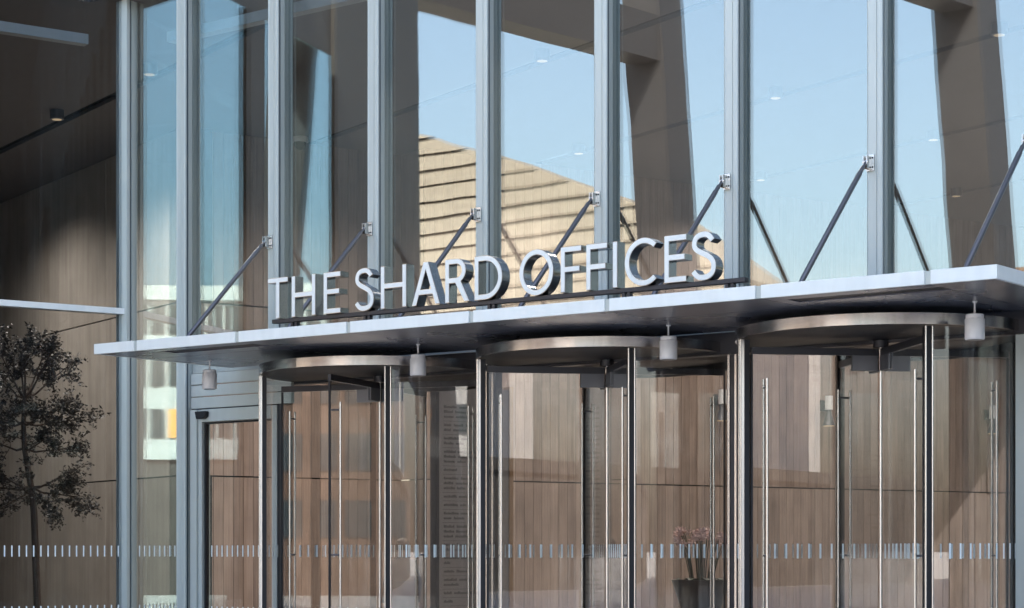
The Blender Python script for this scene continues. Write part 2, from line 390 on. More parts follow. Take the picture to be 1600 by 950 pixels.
# ------------------------------------------------------------------ canopy
TILT = 0.0046
can = thing('entrance_canopy', FW(0, 0, 0), FZ, 'white edged flat entrance canopy hung from angled steel rods over the revolving doors', 'canopy')
CF, CL, CR = -2.16, -0.645, 9.57
def zc(u): return 3.742 - TILT * (u + .645)         # falls gently along its length
def tilted_box(x0, x1, y0, y1, d0, d1):
    return MB().add([(x0, y0, zc(x0) - d1), (x1, y0, zc(x1) - d1), (x1, y1, zc(x1) - d1), (x0, y1, zc(x0) - d1),
                     (x0, y0, zc(x0) - d0), (x1, y0, zc(x1) - d0), (x1, y1, zc(x1) - d0), (x0, y1, zc(x0) - d0)],
                    [(0, 3, 2, 1), (4, 5, 6, 7), (0, 1, 5, 4), (1, 2, 6, 5), (2, 3, 7, 6), (3, 0, 4, 7)])
jo = [CL, 0, 1.5, 3.0, 4.5, 6.0, 7.5, 9.0, CR]
JG = 0.026
for i in range(8):
    u0 = jo[i] + (JG if i else 0); u1 = jo[i + 1] - (JG if i < 7 else 0)
    m = MB()
    def slab(y0, y1, t0, t1):
        k = len(m.v); pts = []
        for t in (t0, t1):
            for (x, y) in ((u0, y0), (u1, y0), (u1, y1), (u0, y1)): pts.append((x, y, zc(x) - t))
        m.add(pts, [(0, 1, 2, 3), (7, 6, 5, 4), (4, 5, 1, 0), (5, 6, 2, 1), (6, 7, 3, 2), (7, 4, 0, 3)])
    slab(CF, CF + .03, 0, .108)
    m.build('fascia_panel', WHITE, can, bevel=.003)
    if i: tilted_box(jo[i] - JG + .0005, jo[i] + JG - .0005, CF + .014, CF + .03, .004, .106).build('joint_strip', ALU, can)
for s, x0, x1 in ((0, CL, CL + .03), (1, CR - .03, CR)):
    MB().add([(x0, CF + .031, zc(x0) - .108), (x1, CF + .031, zc(x1) - .108), (x1, -.14, zc(x1) - .108), (x0, -.14, zc(x0) - .108),
              (x0, CF + .031, zc(x0)), (x1, CF + .031, zc(x1)), (x1, -.14, zc(x1)), (x0, -.14, zc(x0))],
             [(0, 3, 2, 1), (4, 5, 6, 7), (0, 1, 5, 4), (1, 2, 6, 5), (2, 3, 7, 6), (3, 0, 4, 7)]).build('end_fascia', WHITE, can, bevel=.003)
tilted_box(CL + .032, CR - .032, CF + .034, -.13, .004, .085).build('canopy_deck', DARKM, can)
for i in range(8):
    u0 = jo[i] + (.006 if i else .034); u1 = jo[i + 1] - (.006 if i < 7 else .034)
    for y0, y1 in ((CF + .036, -1.42), (-1.408, -.14)):
        if y0 < -2 and i in (1, 6):                  # bays with a linear air slot near the front edge
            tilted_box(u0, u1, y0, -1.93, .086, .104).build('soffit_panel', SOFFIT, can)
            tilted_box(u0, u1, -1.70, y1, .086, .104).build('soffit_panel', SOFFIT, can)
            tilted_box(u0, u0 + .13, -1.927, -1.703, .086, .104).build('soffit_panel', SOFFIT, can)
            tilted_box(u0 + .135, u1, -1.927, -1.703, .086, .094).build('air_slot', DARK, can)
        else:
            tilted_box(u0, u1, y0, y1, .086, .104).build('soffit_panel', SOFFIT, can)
# rods and cleats
for n in range(0, 8):
    u = n * BAY - .045
    zt = zc(u)
    top = Vector((u - .0, -.20, CLEAT_Z)); bot = Vector((u, -1.45, zt + .03))
    if n == 7: continue
    cl = MB().box(u - .032, u + .045, -.134, -.125, CLEAT_Z - .075, CLEAT_Z + .075).build('cleat', STEEL, can, bevel=.002)
    for s in (-.024, .012): MB().box(u + s, u + s + .008, -.215, -.135, CLEAT_Z - .06, CLEAT_Z + .055).build('cleat_fin', STEEL, cl)
    for zz in (-.042, .042): MB().tube([(u + .032, -.136, CLEAT_Z + zz), (u + .032, -.131, CLEAT_Z + zz)], .009, 10).build('bolt', DARK, cl)
    d = (bot - top).normalized()
    MB().tube([top, top + d * .07, top + d * .085, top + d * .16, top + d * .18, bot - d * .16, bot - d * .08, bot],
              [.012, .012, .020, .020, .0245, .0245, .016, .016], 14).build('rod', ROD, can, smooth=True)
    MB().tube([top + Vector((-.03, 0, 0)), top + Vector((.026, 0, 0))], .014, 12).build('pin', STEEL, cl)
    MB().box(u - .05, u + .05, -1.52, -1.38, zt + .001, zt + .012).build('foot_plate', STEEL, can)

# ------------------------------------------------------------------ sign letters
SW = -1.9
sign = thing('entrance_sign', FW(0, 0, 0), FZ, 'raised white faced letters reading THE SHARD OFFICES on a rail above the canopy', 'sign')
def zl(u): return 3.865 - TILT * (u - 1.7) * 1.35
CAP, ST, LD = 0.405, 0.050, 0.115
def arcpts(cx, cy, rx, ry, a0, a1, n=16): return [(cx + rx * math.cos(R_(a0 + (a1 - a0) * i / n)), cy + ry * math.sin(R_(a0 + (a1 - a0) * i / n))) for i in range(n + 1)]
def offset_path(pts, d):
    L, Rr = [], []
    for i, (x, y) in enumerate(pts):
        x0, y0 = pts[max(i - 1, 0)]; x1, y1 = pts[min(i + 1, len(pts) - 1)]
        dx, dy = x1 - x0, y1 - y0; l = math.hypot(dx, dy); nx, ny = -dy / l, dx / l
        L.append((x + nx * d, y + ny * d)); Rr.append((x - nx * d, y - ny * d))
    return L + Rr[::-1]
def bez(p0, p1, p2, p3, n=10):
    return [tuple((1 - t) ** 3 * a + 3 * (1 - t) ** 2 * t * b + 3 * (1 - t) * t * t * c + t ** 3 * d for a, b, c, d in zip(p0, p1, p2, p3)) for t in [k / n for k in range(n + 1)]]
def glyph(ch, W):
    H, s = CAP, ST
    if ch == 'T': c = W / 2; return [[(0, H), (0, H - s), (c - s / 2, H - s), (c - s / 2, 0), (c + s / 2, 0), (c + s / 2, H - s), (W, H - s), (W, H)]]
    if ch == 'H': y = H * .53; return [[(0, 0), (s, 0), (s, y - s / 2), (W - s, y - s / 2), (W - s, 0), (W, 0), (W, H), (W - s, H), (W - s, y + s / 2), (s, y + s / 2), (s, H), (0, H)]]
    if ch == 'E': y = H * .53; q = W * .93; return [[(0, 0), (W, 0), (W, s), (s, s), (s, y - s / 2), (q, y - s / 2), (q, y + s / 2), (s, y + s / 2), (s, H - s), (W, H - s), (W, H), (0, H)]]
    if ch == 'F': y = H * .50; q = W * .92; return [[(0, 0), (s, 0), (s, y - s / 2), (q, y - s / 2), (q, y + s / 2), (s, y + s / 2), (s, H - s), (W, H - s), (W, H), (0, H)]]
    if ch == 'I': return [[(0, 0), (s, 0), (s, H), (0, H)]]
    if ch == 'A':
        c = W / 2; k = s * .56; y0, y1 = H * .24, H * .24 + s
        def xl(y, off): return off + (c - k) * y / H
        ia = s * 1.12
        ytop = (c - ia) / ((c - k) / H)                       # inner apex
        ytop = min(ytop, H * .86)
        def xi(y): return ia + (c - ia) * y / ytop
        return [[(0, 0), (ia, 0), (xi(y0), y0), (W - xi(y0), y0), (W - ia, 0), (W, 0), (c + k, H), (c - k, H)],
                [(xi(y1), y1), (c, ytop), (W - xi(y1), y1)]]
    if ch == 'D':
        rx = W * .62; o = [(0, 0)] + arcpts(W - rx, H / 2, rx, H / 2, -90, 90, 28) + [(0, H)]
        i = [(s, s)] + arcpts(W - rx, H / 2, rx - s, H / 2 - s, -90, 90, 28) + [(s, H - s)]
        return [o, i[::-1]]
    if ch == 'O': return [arcpts(W / 2, H / 2, W / 2, H / 2 + .006, 0, 360, 56)[:-1], arcpts(W / 2, H / 2, W / 2 - s, H / 2 + .006 - s, 360, 0, 56)[:-1]]
    if ch == 'C': 
        cx = W * .60; p = arcpts(cx, H / 2, cx - s / 2, H / 2 + .006 - s / 2, 47, 313, 48); return [offset_path(p, s / 2)]
    if ch == 'R':
        b = H * .44; m = (H + b) / 2; rv = (H - b) / 2; bw = W * .86; rx = rv * 1.0
        xl = bw - rx
        o = [(0, 0), (s, 0), (s, b), (xl - .015, b), (W - s * 1.22, 0), (W, 0), (xl + .055, b + .010)] + arcpts(xl, m, rx, rv, -62, 90, 20) + [(0, H)]
        i = [(s, b + s)] + arcpts(xl, m, rx - s, rv - s, -90, 90, 16) + [(s, H - s)]
        return [o, i[::-1]]
    if ch == 'S':
        h = s / 2; x0, x1 = h, W - h; top, bot = H + .005 - h, -.005 + h; c = W * .50
        p = bez((x1 - .012, H - .078), (x1 - .045, top - .004), (c + .03, top), (c + .005, top), 9)[:-1]
        p += bez((c + .005, top), (x0 + .03, top), (x0 + .008, H * .86), (x0 + .008, H * .745), 10)[:-1]
        p += bez((x0 + .008, H * .745), (x0 + .008, H * .54), (x1, H * .56), (x1, H * .275), 14)[:-1]
        p += bez((x1, H * .275), (x1, H * .10), (x1 - .05, bot), (c - .01, bot), 10)[:-1]
        p += bez((c - .01, bot), (c - .05, bot), (x0 + .03, bot + .012), (x0 - .004, bot + .060), 9)
        return [offset_path(p, h)]
def letter(ch, u, W):
    loops = glyph(ch, W)
    def make(name, inset, y0, y1, mat):
        cu = bpy.data.curves.new('glyph', 'CURVE'); cu.dimensions = '2D'; cu.fill_mode = 'BOTH'
        for lp in loops:
            sp = cu.splines.new('POLY'); sp.points.add(len(lp) - 1); sp.use_cyclic_u = True
            for q, (x, y) in zip(sp.points, lp): q.co = (x, y, 0, 1)
        cu.extrude = (y1 - y0) / 2; cu.offset = -inset
        t = bpy.data.objects.new('t', cu); COL.objects.link(t)
        dg = bpy.context.evaluated_depsgraph_get(); me = bpy.data.meshes.new_from_object(t.evaluated_get(dg))
        bpy.data.objects.remove(t); bpy.data.curves.remove(cu)
        me.name = name; me.materials.clear(); me.materials.append(mat)
        for p in me.polygons: p.use_smooth = False; p.material_index = 0
        # curve xy -> letter x, z ; extrude axis -> depth
        me.transform(Matrix(((1, 0, 0, 0), (0, 0, -1, (y0 + y1) / 2), (0, 1, 0, 0), (0, 0, 0, 1))))
        o = bpy.data.objects.new(name, me); COL.objects.link(o)
        return o
    b = make('letter', 0.0, 0.0, LD, MIRROR); b.parent = sign; b.location = (u, SW, zl(u))
    for p in b.data.polygons:
        if abs(p.normal.y) < .5: p.use_smooth = True
    b.data.set_sharp_from_angle(angle=R_(30))
    f = make('letter_face', 0.0045, -0.004, -0.0006, FACE); f.parent = b
    return b
for ch, u, W in (('T', 1.679, .28), ('H', 2.009, .324), ('E', 2.441, .225), ('S', 2.850, .250), ('H', 3.186, .323), ('A', 3.577, .345), ('R', 3.985, .290), ('D', 4.336, .325),
                 ('O', 4.855, .385), ('F', 5.319, .228), ('F', 5.599, .228), ('I', 5.884, .05), ('C', 6.01, .330), ('E', 6.421, .225), ('S', 6.692, .250)):
    letter(ch, u, W)
def rail_box(x0, x1, y0, y1, d0, d1):
    return MB().add([(x0, y0, zl(x0) + d0), (x1, y0, zl(x1) + d0), (x1, y1, zl(x1) + d0), (x0, y1, zl(x0) + d0),
                     (x0, y0, zl(x0) + d1), (x1, y0, zl(x1) + d1), (x1, y1, zl(x1) + d1), (x0, y1, zl(x0) + d1)],
                    [(0, 3, 2, 1), (4, 5, 6, 7), (0, 1, 5, 4), (1, 2, 6, 5), (2, 3, 7, 6), (3, 0, 4, 7)])
rail_box(1.70, 7.20, SW + .035, SW + .10, -.042, -.002).build('sign_rail', DARKM, sign, bevel=.003)
for u in (1.95, 2.92, 4.45, 5.95, 7.0):
    for du in (0, .055):
        MB().box(u + du, u + du + .03, SW + .045, SW + .09, zc(u) + .001, zl(u) - .043).build('post', DARKM, sign)

# ------------------------------------------------------------------ pendant lamps under the canopy
LAB = ('cylindrical grey pendant lamp over the automatic sliding door', 'cylindrical grey pendant lamp hanging below the letters SHARD',
       'cylindrical grey pendant lamp hanging below the letters OFFICES', 'cylindrical grey pendant lamp below the far right end of the canopy')
proto = None
for k, (u, wd) in enumerate(((-.17, .93), (2.83, .93), (5.83, .93), (8.83, .93))):
    zt = zc(u) - .1045
    if proto is None:
        proto = thing('pendant_lamp', (0, 0, 0), FZ)
        MB().tube([(0, 0, -.10), (0, 0, 0)], .008, 10).build('stem', LAMP, proto, smooth=True)
        MB().lathe([(.018, -.012), (.022, -.002)], 16).build('ceiling_rose', LAMP, proto)
        MB().lathe([(.074, -.317), (.079, -.312), (.081, -.308), (.081, -.148), (.079, -.145), (.0785, -.143)], 40).build('lamp_body', LAMP, proto, smooth=True)
        MB().lathe([(.073, -.1429), (.073, -.139), (.0745, -.137), (.0745, -.112), (.070, -.106), (.02, -.100)], 40).build('lamp_cap', LAMP, proto, smooth=True)
        MB().lathe([(.066, -.3195), (.066, -.3175)], 32).build('lens', SOFFIT, proto)
        o = proto
    else: o = copy_tree(proto)
    o.location = FW(u, wd, zt); tag(o, LAB[k], 'lamp', 'pendant lamps under the canopy')

# ------------------------------------------------------------------ revolving doors
RD = 1.27
WTOP = 3.34
def dashes_arc(a0, a1, r):
    d = MB(); n = int(abs(a1 - a0) * math.pi / 180 * r / .10)
    for k in range(1, n):
        t = R_(a0 + (a1 - a0) * k / n); c, q = math.cos(t), math.sin(t); h = .008
        for zc_ in (1.54, .83):
            p = [(r * c - q * s * h, r * q + c * s * h) for s in (-1, 1)]; p2 = [((r + .003) * c - q * s * h, (r + .003) * q + c * s * h) for s in (1, -1)]
            d.prism(p + p2, zc_ - .066, zc_ + .066)
    return d
def make_revolving():
    r = thing('revolving_door', (0, 0, 0), FZ)
    MB().arc(RD + .012, RD + .035, -90, 90, 3.438, 3.533, 48).build('drum_band', BAND, r, smooth=True)
    MB().arc(RD + .012, RD + .035, 90, 270, 3.438, 3.533, 48).build('drum_band', BAND, r, smooth=True)
    MB().lathe([(RD + .010, 3.440), (RD + .010, 3.53)], 64).build('drum_ceiling', DARK, r)
    MB().arc(RD - .05, RD + .008, 45, 135, 3.36, 3.438, 20).build('rear_valance', DARK, r)
    for a0, a1 in ((-43, 43), (137, 223)):
        g = MB().arc(RD - .008, RD + .008, a0, a1, .03, 3.424, 28).build('curved_glass', GLASS_D, r, smooth=True)
        dashes_arc(a0 + 2, a1 - 2, RD + .0085).build('manifestation_dashes', FROST, g, kind='stuff')
        MB().arc(RD - .02, RD + .02, a0, a1, 0.007, .029, 20).build('floor_channel', STEEL, g)
    for a in (45, 135, 225, 315):
        t = R_(a); c, q = math.cos(t), math.sin(t)
        p = MB().box(RD - .050, RD + .020, -.024, .024, 0.007, 3.424).build('throat_post', DARK, r, rot=(0, 0, t))
        for sg in (-1, 1):
            y0, y1 = sorted((sg * .0245, sg * .034))
            MB().box(RD - .002, RD + .026, y0, y1, 0.007, 3.424).build('steel_trim', STEEL, p)
            MB().box(RD - .050, RD - .003, y0, y1, 0.007, 3.424).build('post_cheek', DARK, p)
            MB().tube([(RD + .026, sg * .029, 0.007), (RD + .026, sg * .029, 3.424)], .0085, 12).build('nose_trim', STEEL, p, smooth=True)
    MB().tube([(0, 0, .01), (0, 0, WTOP + .09)], .016, 14).build('shaft', STEEL, r, smooth=True)
    sl_ = MB().tube([(0, 0, WTOP - .17), (0, 0, WTOP + .02)], .026, 16).build('hub_sleeve', STEEL, r, smooth=True)
    MB().tube([(0, 0, WTOP + .03), (0, 0, WTOP + .095)], .07, 24).build('hub_cap', DARKM, r, smooth=True)
    for a in (45, 135, 225, 315):
        g = MB().box(.03, RD - .085, -.006, .006, .03, WTOP - .045).build('wing', GLASS_D, r, rot=(0, 0, R_(a + .8)))
        MB().box(.03, RD - .07, -.017, .017, WTOP - .044, WTOP + .02).build('top_rail', DARKM, g)
        MB().box(.03, RD - .07, -.02, .02, .01, .029).build('bottom_rail', STEEL, g)
        MB().box(RD - .084, RD - .066, -.010, .010, .03, WTOP - .045).build('edge_seal', DARK, g)
        MB().box(.035, .27, -.022, -.0065, WTOP - .18, WTOP - .045).build('patch_plate', ROD, g)
        MB().box(.035, .27, .0065, .022, WTOP - .18, WTOP - .045).build('patch_plate', ROD, g)
        for s in (-1, 1):
            h = MB().tube([(RD - .20, s * .06, .25), (RD - .20, s * .06, 3.08)], .0125, 12).build('handle', STEEL, g, smooth=True)
        for zz in (.4, 1.50, 3.0):
            MB().tube([(RD - .20, -.06, zz), (RD - .20, .06, zz)], .010, 10).build('handle_standoff', ROD, g)
        d = MB()
        for k in range(9):
            x = .14 + k * .105
            for zz in (1.54, .83): d.box(x - .008, x + .008, -.010, -.0065, zz - .066, zz + .066)
        d.build('manifestation_dashes', FROST, g, kind='stuff')
    return r
rd = make_revolving()
RL = ('revolving glass door nearest the sliding door, under the letters SHARD', 'middle of the three revolving glass doors, with the flower planter behind it',
      'rightmost of the three revolving glass doors, in front of two wall lights')
WINGS = {}
for k, n in enumerate((1, 3, 5)):
    o = rd if k == 0 else copy_tree(rd)
    WINGS[k] = [ch for ch in o.children if ch.name.startswith('wing')]
    o.location = FW(n * BAY, 0, 0); tag(o, RL[k], 'revolving door', 'revolving doors under the canopy')

for wg in WINGS[0]: wg.rotation_euler.z -= R_(30)           # the first door has stopped part-way round

# ------------------------------------------------------------------ automatic sliding door
sdr = thing('sliding_door', FW(-BAY, 0, 0), FZ, 'automatic glass sliding door in a pale aluminium frame with black sensor', 'door')
x1 = 1.48
MB().box(.09, .20, -.06, .10, 0.007, 3.19).build('door_jamb', ALU2, sdr, bevel=.003)
MB().box(.205, .265, -.035, .10, 0.007, 3.19).build('door_jamb', ALU2, sdr, bevel=.003)
MB().box(1.40, x1, -.035, .10, 0.007, 3.19).build('door_jamb', ALU2, sdr, bevel=.003)
MB().box(.27, 1.395, -.05, .10, 3.045, 3.19).build('operator_header', ALU2, sdr, bevel=.003)
MB().box(.09, x1, -.028, .08, 3.191, 3.203).build('shadow_gap', DARK, sdr)
lf_ = MB().box(.30, 1.375, .02, .035, .03, 3.02).build('door_leaf', GLASS_D, sdr)
for b in ((.272, .299, 0.0, .05, .01, 3.04), (1.376, 1.394, 0.0, .05, .01, 3.04), (.3, 1.375, 0.0, .05, 3.021, 3.04)):
    MB().box(*b).build('leaf_stile', DARK, lf_)
d = MB()
for k in range(12):
    for zz in (1.54, .83): d.box(.37 + k * .085, .386 + k * .085, .015, .0185, zz - .065, zz + .065)
d.build('manifestation_dashes', FROST, lf_, kind='stuff')
sn = MB().wallprism([(.225, 3.165), (.25, 3.075), (.36, 3.075), (.40, 3.10), (.405, 3.165)][::-1], -.12, -.051).build('motion_sensor', DARK, sdr, bevel=.012)

# ------------------------------------------------------------------ lobby: lights
dl = None
DLS = [(11.05, 33.2), (11.05, 28.6), (11.05, 25.2), (15.05, 30.4), (15.05, 26.0), (15.05, 21.6), (19.05, 26.3), (19.05, 21.5), (19.05, 17.3), (23.05, 22.3), (23.05, 26.4), (27.05, 25.6), (23.05, 18.5), (15.05, 17.3)]  # last lamp is out of view, added to brighten the orchids
DLO = []
def px(p): return 800 + 3110 * p.x / p.y
for k, (a, b) in enumerate(DLS):
    if dl is None:
        dl = thing('downlight', (0, 0, 0), LZ)
        MB().lathe([(.10, -.14), (.105, -.135), (.105, 0.0)], 24).build('lamp_body', ROD, dl, smooth=True)
        MB().lathe([(.07, -.1425), (.07, -.1405)], 24).build('lens', LENS, dl)
        o = dl
    else: o = copy_tree(dl)
    o.location = LW(a, b, 8.159)
    ld = bpy.data.lights.new('downlight_beam', 'SPOT'); ld.energy = 240 if a < 12 else 50; ld.color = (1, .89, .79); ld.spot_size = R_(150); ld.spot_blend = 1.0; ld.shadow_soft_size = .09
    lo = bpy.data.objects.new('downlight_beam', ld); COL.objects.link(lo); lo.parent = o; lo.location = (0, 0, -.16)
    tag(o, None, 'lamp', 'lit downlights along the ceiling slots')
    DLO.append(o)
ORD = ('first', 'second', 'third', 'fourth', 'fifth', 'sixth', 'seventh', 'eighth')
spots = {}
for o in DLO:
    p = o.location; x = px(p); y = 861 - 3110 * (p.z - 1.54) / p.y
    if x < 205: key = 'the dark side glass'
    elif x < 295: key = 'the narrow corner pane'
    else:
        n = [k for k in range(-1, 8) if x < (438 + 131.7 * (k + 1)) / (1 - .0407 * (k + 1))]
        key = 'the %s wide pane right of the corner' % ORD[(n[0] if n else 7) + 1]
    spots.setdefault(key, []).append((y, o))
for key, l in spots.items():
    l.sort(key=lambda t: t[0])
    for i, (y, o) in enumerate(l):
        o['label'] = ('small ceiling downlight seen through ' if len(l) == 1 else ('highest' if i == 0 else 'lowest' if i == len(l) - 1 else 'middle') + ' ceiling downlight seen through ') + key  # also labels the added lamp, which is out of view
dm = thing('security_camera', LW(15.0, 28.3, 8.159), LZ, 'dark dome security camera under the lobby ceiling behind the dark reflected column', 'camera')
MB().lathe([(.13, -.08), (.13, 0)], 24).build('mount', LAMP, dm)
MB().lathe([(.02, -.20), (.06, -.185), (.09, -.15), (.10, -.10), (.10, -.081)], 24).build('dome', DARK, dm, smooth=True)
WLS = (((1122, 4.2), 'wall light with conical shade beside the middle revolving door'), ((1288, 4.2), 'wall light with lit conical shade seen through the left half of the rightmost revolving door'),
       ((1543, 4.22), 'wall light with lit conical shade seen through the far right curved glass'))
wl = None
for k, (a, lab) in enumerate(((23.3, WLS[0][1]), (25.9, WLS[1][1]), (30.35, WLS[2][1]))):
    if wl is None:
        wl = thing('wall_light', (0, 0, 0), LZ)
        MB().box(-.10, .10, -.03, 0, -.02, .18).build('back_plate', DARKM, wl)
        MB().tube([(0, -.14, .0), (0, -.14, .26)], .075, 20).build('lamp_body', LAMP, wl, smooth=True)
        MB().box(-.03, .03, -.07, -.031, .04, .10).build('arm', DARKM, wl)
        MB().lathe([(.12, -.30), (.05, -.06), (.045, -.001)], 24, 0, -.14).build('lamp_shade', ROD, wl, smooth=True)
        MB().lathe([(.10, -.306), (.10, -.3015)], 24, 0, -.14).build('lens', LENS, wl)
        o = wl
    else: o = copy_tree(wl)
    o.location = LW(a, 27.87, 4.2); tag(o, lab, 'lamp', 'wall lights on the boarded wall')

# ------------------------------------------------------------------ directory board
db = thing('directory_board', (-.50, 25.5, 0.007), LZ, 'tall grey directory board with rows of tenant names behind the revolving door', 'sign')
MB().box(-.52, .55, 0, .10, .01, 3.62).build('panel', SCREEN, db)
MB().box(.551, .61, -.02, .12, .0, 3.66).build('edge_trim', OAK, db)
MB().box(-.57, -.521, -.02, .12, .0, 3.66).build('edge_trim', DARKM, db)
random.seed(5); m = MB(); ln = MB(); z = 3.35
while z > .45:
    for _ in range(random.choice((1, 1, 2, 2, 3))):
        x = -.44
        for wd_ in range(random.choice((1, 2, 2, 3))):
            L = random.uniform(.10, .24)
            q = x
            while q < x + L - .01:
                c_ = random.uniform(.008, .016); m.box(q, q + c_, -.003, -.0005, z, z + random.choice((.024, .024, .034))); q += c_ + .006
            x += L + .03
            if x > .3: break
        z -= .062
    ln.box(-.46, .5, -.003, -.0005, z + .018, z + .022); z -= .045
m.build('name_lettering', INK, db, kind='stuff'); ln.build('rule_lines', INK, db, kind='stuff')

# ------------------------------------------------------------------ a person standing in the lobby
per = thing('person', (-1.47, 26.6, 0.007), R_(200), 'person in a dark coat standing in the lobby behind the first revolving door', 'person')
J = {'pel': (0, 0, .95), 'sp': (0, .01, 1.15), 'ch': (0, .0, 1.34), 'nk': (0, .01, 1.46), 'hd': (0, -.01, 1.535), 'ht': (0, 0, 1.63)}
vs_, rs_, es_ = [], [], []
def jv(p, r, par=None):
    vs_.append(p); rs_.append(r); k = len(vs_) - 1
    if par is not None: es_.append((par, k))
    return k
p0 = jv((0, 0, .95), (.165, .12)); p1 = jv((0, .01, 1.14), (.15, .11), p0); p2 = jv((0, 0, 1.33), (.175, .115), p1); p3 = jv((0, .01, 1.43), (.07, .06), p2)
p4 = jv((0, 0, 1.49), (.055, .058), p3); p5 = jv((0, -.015, 1.56), (.075, .095), p4); p6 = jv((0, 0, 1.635), (.068, .085), p5)
for sg in (-1, 1):
    a = jv((sg * .165, .0, 1.37), (.062, .06), p2); a = jv((sg * .225, .02, 1.10), (.050, .05), a); a = jv((sg * .23, -.05, .87), (.036, .04), a); a = jv((sg * .225, -.075, .78), (.025, .042), a)
    l = jv((sg * .09, 0, .86), (.092, .1), p0); l = jv((sg * .10, -.01, .48), (.062, .07), l); l = jv((sg * .10, .02, .09), (.045, .05), l); l = jv((sg * .105, -.12, .045), (.042, .04), l)
me = bpy.data.meshes.new('body'); me.from_pydata(vs_, es_, []); me.update()
bo = bpy.data.objects.new('body', me); COL.objects.link(bo)
sk = bo.modifiers.new('skin', 'SKIN'); sk.use_smooth_shade = True
for v, r_ in zip(me.skin_vertices[0].data, rs_): v.radius = r_
me.skin_vertices[0].data[0].use_root = True
ss = bo.modifiers.new('sub', 'SUBSURF'); ss.levels = 2; ss.render_levels = 2
dg = bpy.context.evaluated_depsgraph_get(); bm_ = bpy.data.meshes.new_from_object(bo.evaluated_get(dg)); bpy.data.objects.remove(bo)
bm_.materials.clear(); bm_.materials.append(CLOTH); bm_.materials.append(SKIN)
for p in bm_.polygons:
    p.use_smooth = True; p.material_index = 1 if p.center.z > 1.455 or p.center.z < .0 or (abs(p.center.x) > .19 and p.center.z < .84) else 0
bo = bpy.data.objects.new('body', bm_); COL.objects.link(bo); bo.parent = per
hm = MB().lathe([(.095, 1.545), (.103, 1.60), (.095, 1.66), (.06, 1.70), (.02, 1.715)], 20); hm.v = [(x * .88, y * 1.02 + .022, z) for x, y, z in hm.v]
hm.build('hair', HAIR, per, smooth=True)
MB().lathe([(.25, .50), (.235, .75), (.19, 1.0), (.178, 1.12), (.172, 1.13)], 24).build('coat_skirt', CLOTH, per, smooth=True)
nm = MB().lathe([(.006, 1.545), (.014, 1.55), (.006, 1.585)], 8, 0, -.108); nm.build('nose', SKIN, per, smooth=True)

# ------------------------------------------------------------------ planter with orchids
pl = thing('tapered_planter', (2.09, 22.0, 0.007), 0, 'tall black tapered planter behind the middle revolving door', 'planter')
MB().lathe([(.12, 0), (.14, .02), (.215, .86), (.325, 1.20), (.335, 1.215), (.30, 1.215), (.29, 1.17), (.05, 1.165)], 40).build('pot', POT, pl, smooth=True)
orc = thing('orchid_bouquet', (2.09, 22.0, 1.18), 0, 'bunch of blush pink orchids on dark stems in the black planter', 'flowers')
random.seed(11)
pet = MB()
for k in range(6):
    a = 2 * math.pi * k / 6
    pet.add([(0, 0, 0), (.030 * math.cos(a - .5), .014, .030 * math.sin(a - .5)), (.055 * math.cos(a), .004, .055 * math.sin(a)), (.030 * math.cos(a + .5), .014, .030 * math.sin(a + .5))], [(0, 1, 2, 3)])
pme = pet.mesh('flower', PETAL)
for k in range(26):
    a = random.uniform(0, 6.28); rr = random.uniform(.05, .36); bx = .12 * math.cos(a) * rr / .36; by = .12 * math.sin(a) * rr / .36
    tx, ty, tz = rr * math.cos(a), rr * math.sin(a), .58 - .5 * rr * rr + random.uniform(-.06, .05)
    pts = [(bx, by, -.02), (bx + (tx - bx) * .35, by + (ty - by) * .35, tz * .55), (bx + (tx - bx) * .75, by + (ty - by) * .75, tz * .93), (tx, ty, tz)]
    MB().tube(pts, [.007, .006, .005, .004], 6).build('stem', STALK, orc)
    for j in range(2):
        t = random.uniform(.0, 1)
        q = Vector(pts[2]).lerp(Vector(pts[3]), t)
        shared(pme, 'flower', orc, (q.x + random.uniform(-.035, .035), q.y - .02, q.z + random.uniform(-.03, .03)), (random.uniform(-.5, .5), random.uniform(0, 6), random.uniform(-.8, .8)))
for k in range(9):
    a = 6.28 * k / 9; c, q = math.cos(a), math.sin(a)
    lm = MB(); L = random.uniform(.22, .34)
    for i, (t, wd_) in enumerate(((0, .02), (.4, .05), (.8, .045), (1, .004))):
        x, z = .10 + t * L * .75, .0 + .22 * t - .18 * t * t
        lm.v += [(c * x - q * wd_, q * x + c * wd_, z), (c * x + q * wd_, q * x - c * wd_, z)]
    lm.f += [(0, 1, 3, 2), (2, 3, 5, 4), (4, 5, 7, 6)]
    lm.build('leaf', STALK, orc)

# ------------------------------------------------------------------ indoor tree behind the side front
TX, TY = -6.35, 26.6
tree = thing('indoor_tree', (TX, TY, 0.007), 0, 'slender dark leaved tree with tiered crown behind the side glass', 'tree')
random.seed(21)
tb = MB(); twigs = MB(); leaves = MB()
def pt(X, Z, y=0): return Vector(((X - 57) / 117.0, y, (861 - Z) / 117.0 + 1.533))
trunk = [Vector((.03, 0, .45)), pt(58, 945), pt(52, 800, .02), pt(47, 760, .03), pt(37, 700, .02), pt(36, 660), pt(39, 622, -.02)]
tb.tube(trunk, [.062, .050, .046, .043, .036, .032, .030], 10)
def leafcl(p, n, spread):
    for _ in range(n):
        c = p + Vector((random.gauss(0, spread), random.gauss(0, spread), random.gauss(0, spread)))
        d = Vector((random.uniform(-1, 1), random.uniform(-1, 1), random.uniform(-.7, .7))).normalized(); e = d.cross(Vector((random.uniform(-1, 1), random.uniform(-1, 1), random.uniform(-1, 1)))).normalized()
        L = random.uniform(.020, .034); W = L * .45
        leaves.add([c - d * L, c + e * W, c + d * L, c - e * W], [(0, 1, 2, 3)])
